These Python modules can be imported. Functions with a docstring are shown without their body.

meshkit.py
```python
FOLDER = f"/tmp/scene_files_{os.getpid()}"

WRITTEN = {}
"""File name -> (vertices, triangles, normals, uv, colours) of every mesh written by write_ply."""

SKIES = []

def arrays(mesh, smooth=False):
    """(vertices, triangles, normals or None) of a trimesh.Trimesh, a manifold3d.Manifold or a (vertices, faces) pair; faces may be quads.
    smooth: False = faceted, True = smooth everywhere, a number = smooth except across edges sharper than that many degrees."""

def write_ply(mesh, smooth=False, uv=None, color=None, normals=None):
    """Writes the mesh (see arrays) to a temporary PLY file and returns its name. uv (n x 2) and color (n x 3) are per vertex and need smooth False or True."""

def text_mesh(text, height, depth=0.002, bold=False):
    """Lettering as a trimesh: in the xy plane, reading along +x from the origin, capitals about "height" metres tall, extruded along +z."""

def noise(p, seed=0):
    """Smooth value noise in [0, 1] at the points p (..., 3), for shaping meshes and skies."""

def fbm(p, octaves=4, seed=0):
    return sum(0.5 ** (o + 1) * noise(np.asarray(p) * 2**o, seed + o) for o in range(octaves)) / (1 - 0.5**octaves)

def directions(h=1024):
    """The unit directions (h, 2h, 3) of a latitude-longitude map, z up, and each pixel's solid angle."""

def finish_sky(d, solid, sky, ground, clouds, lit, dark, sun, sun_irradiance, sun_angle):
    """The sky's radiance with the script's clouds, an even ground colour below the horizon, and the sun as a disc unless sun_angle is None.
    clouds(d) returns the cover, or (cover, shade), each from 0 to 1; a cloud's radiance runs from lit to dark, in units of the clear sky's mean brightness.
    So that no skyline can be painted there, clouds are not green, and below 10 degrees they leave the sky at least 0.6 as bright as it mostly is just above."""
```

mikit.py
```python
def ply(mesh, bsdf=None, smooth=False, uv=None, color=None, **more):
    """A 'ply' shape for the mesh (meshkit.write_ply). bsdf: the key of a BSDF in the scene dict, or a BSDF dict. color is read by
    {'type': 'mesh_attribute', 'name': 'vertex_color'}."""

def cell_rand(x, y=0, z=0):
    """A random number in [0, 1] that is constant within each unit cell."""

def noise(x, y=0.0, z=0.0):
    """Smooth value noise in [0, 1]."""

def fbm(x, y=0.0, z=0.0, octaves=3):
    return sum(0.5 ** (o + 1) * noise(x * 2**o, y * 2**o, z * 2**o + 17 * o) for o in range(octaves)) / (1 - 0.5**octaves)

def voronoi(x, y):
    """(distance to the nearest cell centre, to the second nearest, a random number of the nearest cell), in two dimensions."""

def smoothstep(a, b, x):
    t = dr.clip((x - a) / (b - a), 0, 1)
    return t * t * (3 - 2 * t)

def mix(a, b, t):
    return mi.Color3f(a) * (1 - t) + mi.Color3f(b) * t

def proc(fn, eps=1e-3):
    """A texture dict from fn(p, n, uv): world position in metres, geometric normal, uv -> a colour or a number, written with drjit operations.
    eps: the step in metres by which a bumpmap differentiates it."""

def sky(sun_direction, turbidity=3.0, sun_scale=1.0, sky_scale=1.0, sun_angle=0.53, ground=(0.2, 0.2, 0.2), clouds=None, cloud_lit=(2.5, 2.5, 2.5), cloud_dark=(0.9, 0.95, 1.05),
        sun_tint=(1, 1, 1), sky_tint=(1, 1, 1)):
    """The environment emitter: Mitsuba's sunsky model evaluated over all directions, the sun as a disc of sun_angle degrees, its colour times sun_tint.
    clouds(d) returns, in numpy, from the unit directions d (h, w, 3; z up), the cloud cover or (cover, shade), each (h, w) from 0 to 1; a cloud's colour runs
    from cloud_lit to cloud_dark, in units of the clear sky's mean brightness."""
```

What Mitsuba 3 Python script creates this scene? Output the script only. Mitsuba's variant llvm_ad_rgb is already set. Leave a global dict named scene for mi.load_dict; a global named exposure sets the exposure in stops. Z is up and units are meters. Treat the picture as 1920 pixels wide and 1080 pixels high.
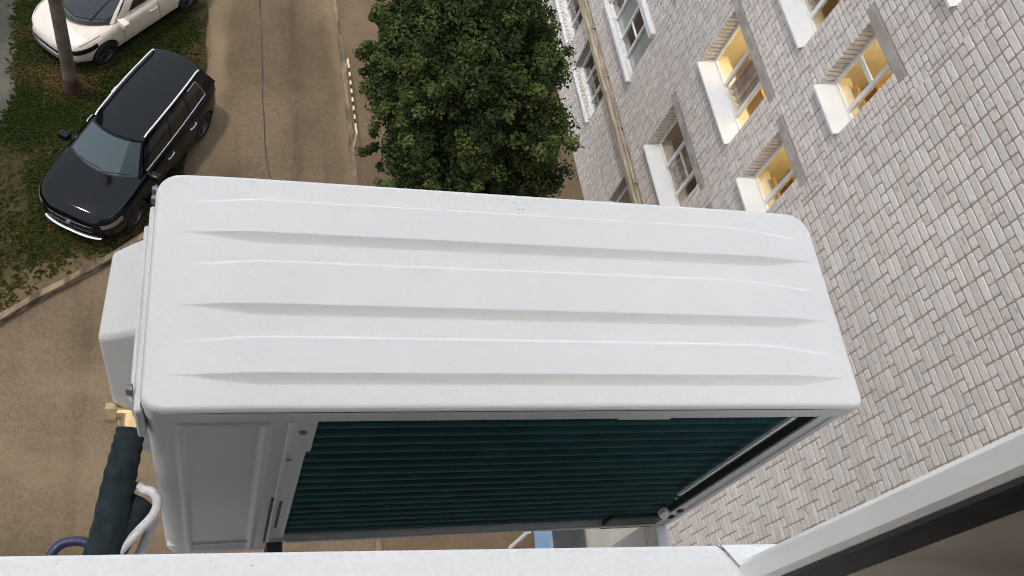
import math, random
import numpy as np
import trimesh, manifold3d, shapely.geometry as sg
import mitsuba as mi, drjit as dr
import mikit, meshkit
from mikit import proc, noise, fbm, cell_rand, smoothstep, mix, voronoi

T = mi.ScalarTransform4f
scene, labels = {'type': 'scene'}, {}
rng = np.random.default_rng(7)

# ---------------------------------------------------------------- camera, sky, exposure
G = 18.2                                   # the lens is this high above the ground
EYE = np.array([0.0, 0.0, G])
CAM = np.array([[0.958, -0.079, 0.276], [0.065, -0.877, -0.477], [0.279, 0.475, -0.835]])
fwd, upv = CAM[2] / np.linalg.norm(CAM[2]), -CAM[1]
scene['camera'] = {'type': 'perspective', 'fov': 58.335, 'fov_axis': 'x', 'near_clip': 0.02, 'far_clip': 2000.0,
                   'to_world': T().look_at(origin=EYE.tolist(), target=(EYE + fwd).tolist(), up=upv.tolist())}
SUN = np.array([-0.31, 0.08, 0.95])
scene['sky'] = mikit.sky(SUN.tolist(), turbidity=4, sun_scale=0.27, sun_angle=3.5, clouds=lambda d: 1.0, cloud_lit=(2.30, 2.5, 2.78), sun_tint=(.92, .98, 1.08),
                         ground=(0.16, 0.14, 0.12))
exposure = 2.1
WYAW, AYAW = 0.08935, 0.03623              # yaw of the brick wing and of the air conditioner


# ---------------------------------------------------------------- helpers
def rz(a):
    m = np.eye(4); c, s = math.cos(a), math.sin(a)
    m[:2, :2] = [[c, -s], [s, c]]
    return m


def tr(x, y, z):
    m = np.eye(4); m[:3, 3] = (x, y, z)
    return m


def add(key, mesh, mat, smooth=False, M=None, **kw):
    if isinstance(mesh, (list, tuple)) and len(mesh) and isinstance(mesh[0], trimesh.Trimesh):
        mesh = trimesh.util.concatenate(mesh)
    if M is not None:
        mesh = mesh.copy(); mesh.apply_transform(M)
    base, n = key, 0
    while key in scene:
        n += 1; key = f'{base}_{n:03d}'
    scene[key] = mikit.ply(mesh, mat, smooth=smooth, **kw)
    return key


def tag(key, label, cat=None, group=None, kind=None):
    d = {}
    if label: d['label'] = label
    if cat: d['category'] = cat
    if group: d['group'] = group
    if kind: d['kind'] = kind
    labels[key] = d


def box(x0, x1, y0, y1, z0, z1, bevel=0.0):
    if bevel > 0:
        b = bevel
        P = []
        for ax in range(3):
            for sx in (0, 1):
                for sy in (0, 1):
                    for sz in (0, 1):
                        p = [(x0 + b, x1 - b)[sx], (y0 + b, y1 - b)[sy], (z0 + b, z1 - b)[sz]]
                        p[ax] = ((x0, x1)[sx], (y0, y1)[sy], (z0, z1)[sz])[ax]
                        P.append(p)
        return trimesh.convex.convex_hull(np.array(P))
    m = trimesh.creation.box(extents=(x1 - x0, y1 - y0, z1 - z0))
    m.apply_translation(((x0 + x1) / 2, (y0 + y1) / 2, (z0 + z1) / 2))
    return m


def spline(P, n=12):
    P = np.asarray(P, float)
    Q = np.vstack([2 * P[0] - P[1], P, 2 * P[-1] - P[-2]])
    out = []
    for i in range(1, len(Q) - 2):
        for t in np.linspace(0, 1, n, endpoint=False):
            a, b, c, d = Q[i - 1], Q[i], Q[i + 1], Q[i + 2]
            out.append(.5 * (2 * b + (c - a) * t + (2 * a - 5 * b + 4 * c - d) * t * t + (3 * b - a - 3 * c + d) * t ** 3))
    out.append(Q[-2])
    return np.array(out)


def tube(P, r, n=12, caps=True, squash=1.0):
    P = np.array([list(map(float, q)) for q in P])
    r = np.broadcast_to(np.asarray(r, float), (len(P),))
    tan = np.gradient(P, axis=0); tan /= np.linalg.norm(tan, axis=1, keepdims=True) + 1e-12
    a = np.array([0, 0, 1.0]) if abs(tan[0][2]) < .9 else np.array([1.0, 0, 0])
    x = np.cross(tan[0], a); x /= np.linalg.norm(x)
    V, ang = [], np.arange(n) * 2 * np.pi / n
    for i in range(len(P)):
        x = x - tan[i] * (x @ tan[i]); x /= np.linalg.norm(x)
        y = np.cross(tan[i], x)
        V.append(P[i] + r[i] * (np.cos(ang)[:, None] * x + squash * np.sin(ang)[:, None] * y))
    V = np.vstack(V); F = []
    for i in range(len(P) - 1):
        for k in range(n):
            a0, b0 = i * n + k, i * n + (k + 1) % n
            F += [[a0, b0, b0 + n], [a0, b0 + n, a0 + n]]
    if caps:
        c0, c1 = len(V), len(V) + 1
        V = np.vstack([V, P[0], P[-1]])
        for k in range(n):
            F.append([c0, (k + 1) % n, k]); F.append([c1, (len(P) - 1) * n + k, (len(P) - 1) * n + (k + 1) % n])
    return trimesh.Trimesh(V, F, process=False)


def grid(P):
    """P (n, m, 3) -> mesh"""
    n, m = P.shape[:2]
    i = np.arange(n * m).reshape(n, m)
    F = np.concatenate([np.stack([i[:-1, :-1], i[1:, :-1], i[1:, 1:]], -1).reshape(-1, 3), np.stack([i[:-1, :-1], i[1:, 1:], i[:-1, 1:]], -1).reshape(-1, 3)])
    return trimesh.Trimesh(P.reshape(-1, 3), F, process=False)


def prism(poly, z0, z1):
    m = trimesh.creation.extrude_polygon(sg.Polygon(poly), z1 - z0, engine='earcut')
    m.apply_translation((0, 0, z0))
    return m


def lathe(prof, n=32):
    return trimesh.creation.revolve(np.array(prof, float), sections=n)


def sst(a, b, x):
    t = np.clip((x - a) / (b - a), 0, 1)
    return t * t * (3 - 2 * t)


# ---------------------------------------------------------------- materials
def rgb(c): return {'type': 'rgb', 'value': [float(v) for v in c]}


def princ(name, col, rough=.5, two=True, **kw):
    d = {'type': 'principled', 'base_color': rgb(col) if isinstance(col, (tuple, list)) else col, 'roughness': rough, **kw}
    scene[name] = {'type': 'twosided', 'bsdf': d} if two else d


def colfn(a, b, scale, oct=3, lo=.3, hi=.7):
    return proc(lambda p, n, uv: mix(a, b, smoothstep(lo, hi, fbm(p.x * scale, p.y * scale, p.z * scale, oct))))


def f_white(p, n, uv):
    g = fbm(p.x * 9, p.y * 9, p.z * 9, 3)
    s = noise(p.x * 420, p.y * 420, p.z * 420)
    k = smoothstep(.985, 1.0, noise(p.x * 95, p.y * 95, p.z * 95 + 3))
    c = mix((.535, .54, .545), (.585, .585, .59), g) * (0.975 + .05 * s)
    dust = fbm(p.x * 2.5, p.y * 11, p.z * 3, 4)
    return mix(c * (.955 + .075 * dust), (.2, .18, .15), k * .6)


princ('mat_white_enamel', proc(f_white), .42, specular=.4)
princ('mat_white_sheet', proc(lambda p, n, uv: mix((.60, .61, .62), (.67, .68, .685), fbm(p.x * 6, p.y * 14, p.z * 6, 4)) * (1 - .45 * smoothstep(.93, .98, noise(p.x * 230, p.y * 230, p.z * 230))) * (.94 + .1 * noise(p.x * 300, p.y * 300, p.z * 300))), .5)
princ('mat_white_plastic', colfn((.62, .62, .61), (.70, .70, .69), 5), .4)
princ('mat_gasket', (.012, .013, .016), .6)
princ('mat_grey_plastic', (.74, .73, .72), .5)
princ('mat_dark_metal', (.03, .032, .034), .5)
princ('mat_coil', colfn((.006, .044, .052), (.010, .064, .070), 30), .6, specular=.12)
princ('mat_galv', colfn((.66, .66, .65), (.78, .78, .77), 40), .4)
princ('mat_brass', colfn((.66, .50, .30), (.52, .38, .21), 60), .42, metallic=.6)
princ('mat_foam', proc(lambda p, n, uv: mix((.012, .020, .025), (.032, .046, .054), fbm(p.x * 120, p.y * 120, p.z * 60, 3))), .85, specular=.15)
princ('mat_white_pvc', (.70, .70, .72), .45)
princ('mat_blue_cable', (.03, .03, .10), .4)
princ('mat_seam', (.10, .10, .105), .8)
princ('mat_screw', (.20, .20, .21), .35, metallic=.8)


def f_glass_film(p, n, uv):
    g = fbm(p.x * 5 + p.z * 7, p.y * 20, p.z * 5, 3)
    return mix((.50, .445, .39), (.72, .66, .60), smoothstep(.25, .75, g))


princ('mat_tinted_pane', proc(f_glass_film), .35)


def f_brick(p, n, uv):
    a = mix((.55, .515, .49), (.67, .635, .61), uv.x)
    b = mix((1.03, .985, .97), (.975, 1.0, .985), uv.y)
    g = fbm(p.x * 35, p.y * 35, p.z * 35, 3)
    st = fbm(p.x * .9, p.y * .9, p.z * .5, 3)
    spot = smoothstep(.72, .8, fbm(p.x * 14, p.y * 14, p.z * 14 + 9, 2))
    return a * b * (.86 + .28 * g) * (.88 + .24 * st) * (1 - .25 * spot)


princ('mat_brick', proc(f_brick), .9, specular=.2)
princ('mat_mortar', proc(lambda p, n, uv: mix((.27, .222, .20), (.40, .342, .312), fbm(p.x * 12, p.y * 12, p.z * 12, 3))), .95, specular=.1)
princ('mat_lintel', colfn((.29, .265, .245), (.40, .37, .345), 7), .9)
princ('mat_plaster', colfn((.40, .385, .365), (.52, .50, .47), 2.2, 4), .9)
princ('mat_cream', colfn((.50, .48, .42), (.56, .54, .48), 3), .8)


def f_belt(p, n, uv):
    g = fbm(p.x * 3, p.y * 3, p.z * 20, 4)
    return mix((.27, .21, .135), (.42, .365, .285), smoothstep(.3, .72, g))


princ('mat_belt', proc(f_belt), .85)
princ('mat_window_white', colfn((.66, .655, .64), (.73, .73, .72), 8), .4)
princ('mat_curtain', colfn((.30, .235, .18), (.44, .36, .28), 5), .85)
princ('mat_blind', colfn((.30, .34, .33), (.37, .41, .40), 4), .7)
scene['mat_pane'] = {'type': 'thindielectric', 'int_ior': 1.5}
princ('mat_room', colfn((.60, .54, .38), (.66, .60, .45), 2), .8)
princ('mat_room_pale', colfn((.70, .655, .59), (.76, .71, .65), 1), .8)
princ('mat_room_plain', colfn((.34, .31, .27), (.42, .38, .33), 2), .8)


def f_wood(p, n, uv):
    g = fbm(p.x * 2 + p.y * 9, p.y * 2, p.z * 30, 3)
    return mix((.36, .20, .07), (.55, .36, .15), g)


princ('mat_wood', proc(f_wood), .5)


def f_road(p, n, uv):
    big = fbm(p.x * .35, p.y * .35, 0, 4)
    mid = fbm(p.x * 2.1, p.y * 2.1, 5, 4)
    gr = noise(p.x * 60, p.y * 60, 2)
    gr2 = noise(p.x * 17, p.y * 17, 8)
    c = mix((.128, .096, .065), (.176, .134, .094), smoothstep(.3, .7, big)) * mi.Color3f(1, .965, .90)
    gr3 = noise(p.x * 29, p.y * 29, 12)
    tyre = smoothstep(.55, .8, fbm(p.x * 3.2 + p.y * .2, p.y * .25, 7, 3))
    c = c * (.88 + .24 * mid) * (.84 + .32 * gr) * (.91 + .18 * gr2) * (.92 + .16 * gr3) * (1 - .13 * tyre)
    wob = (fbm(p.x * .8, p.y * .8, 3, 3) - .5) * .9
    sandL = smoothstep(.40, .05, dr.abs(p.x + 1.08 + wob * .5)) * smoothstep(13.0, 15.2, p.y)
    sandR = smoothstep(.42, .05, dr.abs(p.x - 1.85 + (p.y - 18.5) * .105 + wob * .5)) * .8
    sand = dr.clip(sandL + sandR, 0, 1) * (.5 + .6 * mid)
    low = smoothstep(11.0, 8.0, p.y) * smoothstep(.45, .75, fbm(p.x * .6, p.y * 1.6, 9, 3))
    c = mix(c, (.27, .20, .125), dr.clip(sand * .75 + low * .30, 0, .9))
    rut = smoothstep(.5, .0, dr.abs(p.x - .9 + (p.y - 15) * .06)) * .16
    return c * (1 - rut)


princ('mat_road', proc(f_road), .92, specular=.2)


def f_walk(p, n, uv):
    g = fbm(p.x * 1.3, p.y * 1.3, 1, 4); h = noise(p.x * 40, p.y * 40, 2)
    return mix((.125, .088, .056), (.195, .143, .095), g) * (.85 + .3 * h)


princ('mat_walk', proc(f_walk), .95, specular=.1)
princ('mat_kerb', proc(lambda p, n, uv: mix((.085, .065, .045), (.27, .205, .135), smoothstep(.35, .7, fbm(p.x * 5, p.y * 2.2, p.z * 5, 4)))), .95)
princ('mat_crack', colfn((.055, .042, .032), (.09, .07, .052), 3), .95)


def f_soil(p, n, uv):
    g = fbm(p.x * 1.1, p.y * 1.1, 4, 4); h = fbm(p.x * 8, p.y * 8, 1, 3)
    dry = dr.maximum(smoothstep(.50, .66, fbm(p.x * .55 + 3, p.y * .55, 2, 3)), smoothstep(1.5, .35, dr.abs((p.y - 8.79) - (p.x + 4.57) * .88)) * smoothstep(11, 10, p.y))
    c = mix((.020, .020, .010), (.07, .052, .026), g)
    return mix(c, (.15, .11, .06), dry * .8) * (.7 + .6 * h)


princ('mat_soil', proc(f_soil), .95, specular=.1)
princ('mat_gravel', colfn((.045, .043, .032), (.105, .095, .07), 2.2, 4), .95)


def leaf_bsdf(name, fn, tr_=.5):
    scene[name] = {'type': 'principledthin', 'base_color': proc(fn), 'roughness': .6, 'diff_trans': tr_, 'spec_trans': 0.0, 'eta': 1.4}


leaf_bsdf('mat_leaf', lambda p, n, uv: mix(mix((.026, .043, .018), (.135, .172, .056), uv.x * uv.x), (.16, .16, .05), smoothstep(.82, 1.0, uv.y)))
leaf_bsdf('mat_weed', lambda p, n, uv: mix(mix((.018, .029, .009), (.056, .072, .020), uv.x), (.155, .105, .045), smoothstep(.66, .92, uv.y)))
princ('mat_bark', colfn((.07, .055, .04), (.12, .10, .08), 20), .95)
princ('mat_concrete', colfn((.085, .063, .048), (.135, .103, .08), 4, 4), .95)
princ('mat_rust', colfn((.045, .018, .011), (.085, .035, .022), 9), .9)
princ('mat_black_paint', (.0025, .003, .005), .07, specular=.30)
princ('mat_cream_paint', (.66, .585, .50), .3, clearcoat=.8, clearcoat_gloss=.95)
princ('mat_car_glass', (.035, .055, .065), .05, specular=.75)
princ('mat_dark_glass', (.012, .018, .022), .05, specular=.7)
princ('mat_side_glass', (.008, .010, .011), .06, specular=.7)
princ('mat_chrome', (.80, .80, .80), .18, metallic=1.0)
princ('mat_satin', (.78, .78, .76), .35, metallic=.55)
princ('mat_tyre', (.012, .012, .012), .85)
princ('mat_rim', (.10, .10, .105), .35, metallic=.7)
princ('mat_black_trim', (.010, .010, .011), .55)
princ('mat_lamp_glass', (.16, .16, .17), .12, specular=.8)
princ('mat_tail_red', (.10, .008, .006), .2)
princ('mat_stripe_black', (.02, .018, .016), .6)
princ('mat_stripe_pale', (.72, .62, .38), .6)
princ('mat_blue_sheet', colfn((.16, .26, .38), (.24, .34, .46), 3), .45)
princ('mat_dark_sheet', colfn((.02, .03, .04), (.05, .05, .05), 3), .5)


# ---------------------------------------------------------------- the ground
def sheet(poly, z):
    v, f = trimesh.creation.triangulate_polygon(sg.Polygon(poly), engine='earcut')
    return trimesh.Trimesh(np.c_[v, np.full(len(v), z)], f, process=False)


add('road', grid(np.stack(np.meshgrid(np.linspace(-300, 300, 7), np.linspace(-300, 300, 7), indexing='ij') + (np.zeros((7, 7)),), -1)), 'mat_road')
tag('road', 'brown dusty asphalt road between the weedy verge and the footpath', kind='structure')


def wobble(P, amp, step, seed):
    P = np.asarray(P, float); out = []
    for a, b in zip(P[:-1], P[1:]):
        n = max(2, int(np.linalg.norm(b - a) / step))
        for t in np.linspace(0, 1, n, endpoint=False):
            out.append(a + (b - a) * t)
    out.append(P[-1]); out = np.array(out)
    q = np.c_[out * .9, np.zeros(len(out))]
    out[:, 0] += (meshkit.fbm(q, 3, seed) - .5) * amp
    out[:, 1] += (meshkit.fbm(q + 31, 3, seed) - .5) * amp
    return out


def ribbon(P, w, z):
    P = np.asarray(P, float); t = np.gradient(P, axis=0); t /= np.linalg.norm(t, axis=1, keepdims=True)
    nrm = np.c_[-t[:, 1], t[:, 0]]; w = np.broadcast_to(w, (len(P),))[:, None] / 2
    a, b = P + nrm * w, P - nrm * w
    return grid(np.stack([np.c_[b, np.full(len(P), z)], np.c_[a, np.full(len(P), z)]], 1))


cr = wobble([(-.20, 20), (-.13, 18.4), (.02, 16.6), (.10, 15.2), (.22, 14.0), (.39, 12.9), (.62, 11.6), (.7, 9)], .10, .15, 3)
add('road__crack', ribbon(cr,   .008 + .05 * meshkit.fbm(np.c_[cr * 3, cr[:, :1]], 3, 1), .004), 'mat_crack')

# weedy verge with a low kerb towards the lower road
front_edge = wobble([(-11.0, 4.1), (-7.0, 6.75), (-4.57, 8.79), (-2.81, 10.34), (-1.9, 11.3), (-1.6, 12.6), (-1.3, 14.4), (-1.25, 16), (-1.5, 18.5), (-1.6, 24)], .22, .25, 5)
verge_poly = np.vstack([front_edge, [(-30, 24), (-30, 4)]])
add('verge', prism(verge_poly, .0, .09), 'mat_soil')
tag('verge', 'weedy earth verge under the parked cars', kind='structure')
kp = wobble([(-11.0, 4.1), (-7.0, 6.75), (-4.57, 8.79), (-2.81, 10.34), (-2.1, 11.0)], .12, .3, 5)
kb = ribbon(kp, .12, .18)
kv = kb.vertices.reshape(-1, 2, 3); lowr = kv.copy(); lowr[:, :, 2] = -.02
quads = np.concatenate([lowr[:, :1], kv, lowr[:, 1:]], 1)
add('kerb', grid(quads), 'mat_kerb', smooth=30)
tag('kerb', 'low broken concrete kerb along the verge at the lower road', kind='structure')

# right kerb and footpath
kr = wobble([(1.55, 21), (1.79, 18.86), (2.0, 17.0), (2.2, 15.0), (2.37, 13.0), (2.55, 11), (2.8, 8), (2.9, 2)], .07, .25, 9)
fp = np.vstack([kr, [(12.5, 2), (12.5, 21)]])
add('footpath', prism(fp, .0, .035), 'mat_walk')
tag('footpath', 'brown earth footpath between the road and the brick wing', kind='structure')
kb = ribbon(kr, .09 + .03 * rng.random(len(kr)), .075)
kv = kb.vertices.reshape(-1, 2, 3); kv[:, :, 2] += (rng.random((len(kv), 1)) - .5) * .02
lowr = kv.copy(); lowr[:, :, 2] = -.02
add('kerb', grid(np.concatenate([lowr[:, :1], kv, lowr[:, 1:]], 1)), 'mat_kerb', smooth=30)
tag('kerb_001', 'thin worn kerb line along the footpath by the striped rail', kind='structure')
pp = wobble([(-5.25, 13.6), (-5.15, 14.4), (-5.35, 15.4), (-5.6, 17.5), (-5.7, 20), (-9, 20), (-9, 13.4), (-5.8, 13.0), (-5.25, 13.6)], .15, .3, 2)
add('path', sheet(pp[:-1], .094), 'mat_gravel')
tag('path', 'pale trodden path at the edge of the weedy verge', kind='structure')


# ---------------------------------------------------------------- weeds
def blades(C, per, L, W, seed, spread=.14, lift=.5):
    r = np.random.default_rng(seed); n = len(C) * per
    c = np.repeat(C, per, 0) + np.c_[(r.random((n, 2)) - .5) * 2 * spread, np.zeros(n)]
    az = r.random(n) * 2 * np.pi; el = lift * (.3 + .9 * r.random(n))
    ln = L * (.5 + r.random(n)); w = W * (.6 + .8 * r.random(n))
    d = np.c_[np.cos(az) * np.cos(el), np.sin(az) * np.cos(el), np.sin(el)]
    s = np.c_[-np.sin(az), np.cos(az), np.zeros(n)] * w[:, None]
    m = c + d * (ln * .55)[:, None]
    tip = c + d * ln[:, None] - np.c_[np.zeros((n, 2)), ln * .25]
    V = np.stack([c, m + s / 2, tip, m - s / 2], 1).reshape(-1, 3)
    i = np.arange(n) * 4
    F = np.concatenate([np.stack([i, i + 1, i + 2], 1), np.stack([i, i + 2, i + 3], 1)])
    return V, F


pts = np.c_[rng.random(88000) * 9.5 - 10.5 + .9, rng.random(88000) * 17 + 4.2]
vp = sg.Polygon(front_edge.tolist() + [(-30, 24), (-30, 4)]).buffer(-.1)
import shapely
ok = shapely.contains_xy(vp, pts[:, 0], pts[:, 1])
q = np.c_[pts * .55, np.zeros(len(pts))]
dens = meshkit.fbm(q + 7, 3, 4)
bare = np.exp(-(((pts[:, 1] - 8.79) - (pts[:, 0] + 4.57) * .88) / .75) ** 2) * (pts[:, 1] < 10.6) + np.exp(-((pts[:, 0] + 3.9) ** 2 + (pts[:, 1] - 13.2) ** 2) / .25) + np.exp(-((pts[:, 0] + 1.4) ** 2) / .08) + .8 * np.exp(-((pts[:, 0] + 2.4) ** 2 + (pts[:, 1] - 16.6) ** 2) / .4)
ok &= (rng.random(len(pts)) < np.clip((dens - .30) * 3.6, .06, 1) * (1 - .85 * np.clip(bare, 0, 1)))
onpath = shapely.contains_xy(sg.Polygon(pp).buffer(0), pts[:, 0], pts[:, 1]); ok &= ~onpath
pts = pts[ok]
C = np.c_[pts, np.full(len(pts), .09)]
V, F = blades(C, 6, .135, .042, 5)
tone = np.repeat(np.clip(rng.random(len(C)) * .6 + meshkit.fbm(np.c_[pts * 1.4, pts[:, :1] * 0], 3, 9) * .6, 0, 1), 24)
dryv = np.repeat(np.clip(meshkit.fbm(np.c_[pts * .8, pts[:, :1] * 0] + 11, 3, 2) * 1.25 + (rng.random(len(C)) - .5) * .25, 0, 1), 24)
scene['weeds'] = mikit.ply((V, F), 'mat_weed', smooth=False, uv=np.c_[tone, dryv])
tag('weeds', 'low green and dry weeds covering the verge round the cars', 'weeds', kind='stuff')


# ---------------------------------------------------------------- bricks
BH, BC, BP = .0855, .10, .13                # brick height, course pitch, header pitch


def brick_template(w, h, depth, c=.006, face=0.0):
    """front at x = face facing -x, y along the wall, z up"""
    def ring(x, i, q):
        a, b = w / 2 - i, h / 2 - i
        return [(x, -a + q, -b), (x, a - q, -b), (x, a, -b + q), (x, a, b - q), (x, a - q, b), (x, -a + q, b), (x, -a, b - q), (x, -a, -b + q)]
    q = min(.011, w * .2)
    V = np.array(ring(depth, 0, q) + ring(face + c * .7, 0, q) + ring(face, c, q))
    F = []
    for o in (0, 8):
        for k in range(8):
            a, b = o + k, o + (k + 1) % 8
            F += [[a, a + 8, b + 8], [a, b + 8, b]]
    F += [[16, 16 + k + 1, 16 + k] for k in range(1, 7)]
    return V, np.array(F)


def lay(t0, t1, z0, z1, openings, tph, zph, seed):
    """bricks of a three-stretcher one-header bond: rows of (t, z, w, h, depth)"""
    r = np.random.default_rng(seed); out = []
    i0 = math.ceil((z0 - zph) / BC)
    for i in range(i0, int((z1 - zph) / BC)):
        zc = zph + (i + .5) * BC
        head = i % 4 == 0
        pitch = BP if head else 2 * BP
        off = tph + (0 if head else (BP / 2 if (i // 4) % 2 else BP * 1.5))
        cuts = [(a, b) for a, b, c, d in openings if c < zc < d]
        k0 = math.floor((t0 - off) / pitch)
        for k in range(k0, int((t1 - off) / pitch) + 2):
            a, b = off + (k - .5) * pitch + .0075 + r.random() * .002, off + (k + .5) * pitch - .0075 - r.random() * .002
            segs = [(max(a, t0), min(b, t1))]
            dep = .11
            for ca, cb in cuts:
                new = []
                for sa, sb in segs:
                    if sb <= ca or sa >= cb: new.append((sa, sb))
                    else:
                        if sa < ca: new.append((sa, ca))
                        if sb > cb: new.append((cb, sb))
                segs = new
            for sa, sb in segs:
                if sb - sa < .04: continue
                dep = .11
                for ca, cb in cuts:
                    if abs(sb - ca) < .062: sb, dep = ca, .30
                    if abs(sa - cb) < .062: sa, dep = cb, .30
                out.append(((sa + sb) / 2 + (r.random() - .5) * .004, zc + (r.random() - .5) * .005, sb - sa, BH + (r.random() - .5) * .006, dep))
    return np.array(out)


BRICK_TONES = [(.05, .2), (.25, .8), (.4, .35), (.5, .6), (.62, .1), (.75, .9), (.88, .45), (1.0, .7)]
BRICK_PLY = {}


def brick_dict(w, h, dep, tone):
    k = (round(w / .01), dep > .2, tone)
    if k not in BRICK_PLY:
        V, F = brick_template(round(w / .01) * .01 + .002, BH, dep)
        BRICK_PLY[k] = mikit.ply((V, F), 'mat_brick', uv=np.tile(BRICK_TONES[tone], (len(V), 1)))
    return BRICK_PLY[k]


def brickwork(holder, B, M, focus, seed, most=300):
    r = np.random.default_rng(seed)
    order = np.argsort((B[:, 0] - focus[0]) ** 2 + ((B[:, 1] - focus[1]) * focus[2]) ** 2)
    big, rest = order[:most], order[most:]
    for n, j in enumerate(big):
        t, z, w, h, dep = B[j]
        key = f'{holder}__brick' + (f'_{n:03d}' if n else '')
        d = dict(brick_dict(w, h, dep, int(r.integers(8))))
        m = M @ tr((r.random() - .5) * .006, t, z)
        d['to_world'] = T(m.tolist())
        scene[key] = d
    Vs, Fs, U = [], [], []
    for n, j in enumerate(rest):
        t, z, w, h, dep = B[j]
        V, F = brick_template(w, h, dep)
        V = V + [(r.random() - .5) * .006, t, z]
        Vs.append(V); Fs.append(F + 24 * n); U.append(np.tile([r.random(), r.random()], (24, 1)))
    V = np.vstack(Vs) @ M[:3, :3].T + M[:3, 3]
    scene[f'{holder}__brickwork'] = mikit.ply((V, np.vstack(Fs)), 'mat_brick', uv=np.vstack(U))
    labels[f'{holder}__brickwork'] = {'label': 'the rest of the white brick courses', 'kind': 'stuff'}


def wall_sheet(x, t0, t1, z0, z1, openings, depth):
    """mortar face at x with holes, and the linings of the holes"""
    P = sg.box(t0, z0, t1, z1)
    for a, b, c, d in openings:
        P = P.difference(sg.box(a - .008, c, b + .008, d))
    parts = []
    for g in getattr(P, 'geoms', [P]):
        v, f = trimesh.creation.triangulate_polygon(g, engine='earcut')
        parts.append(trimesh.Trimesh(np.c_[np.full(len(v), x), v], f, process=False))
    for a, b, c, d in openings:
        a, b = a - .008, b + .008
        ring = [(a, c), (b, c), (b, d), (a, d), (a, c)]
        for (ta, za), (tb, zb) in zip(ring[:-1], ring[1:]):
            parts.append(trimesh.Trimesh([[x, ta, za], [x, tb, zb], [x + depth, tb, zb], [x + depth, ta, za]], [[0, 1, 2], [0, 2, 3]], process=False))
    return trimesh.util.concatenate(parts)


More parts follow.
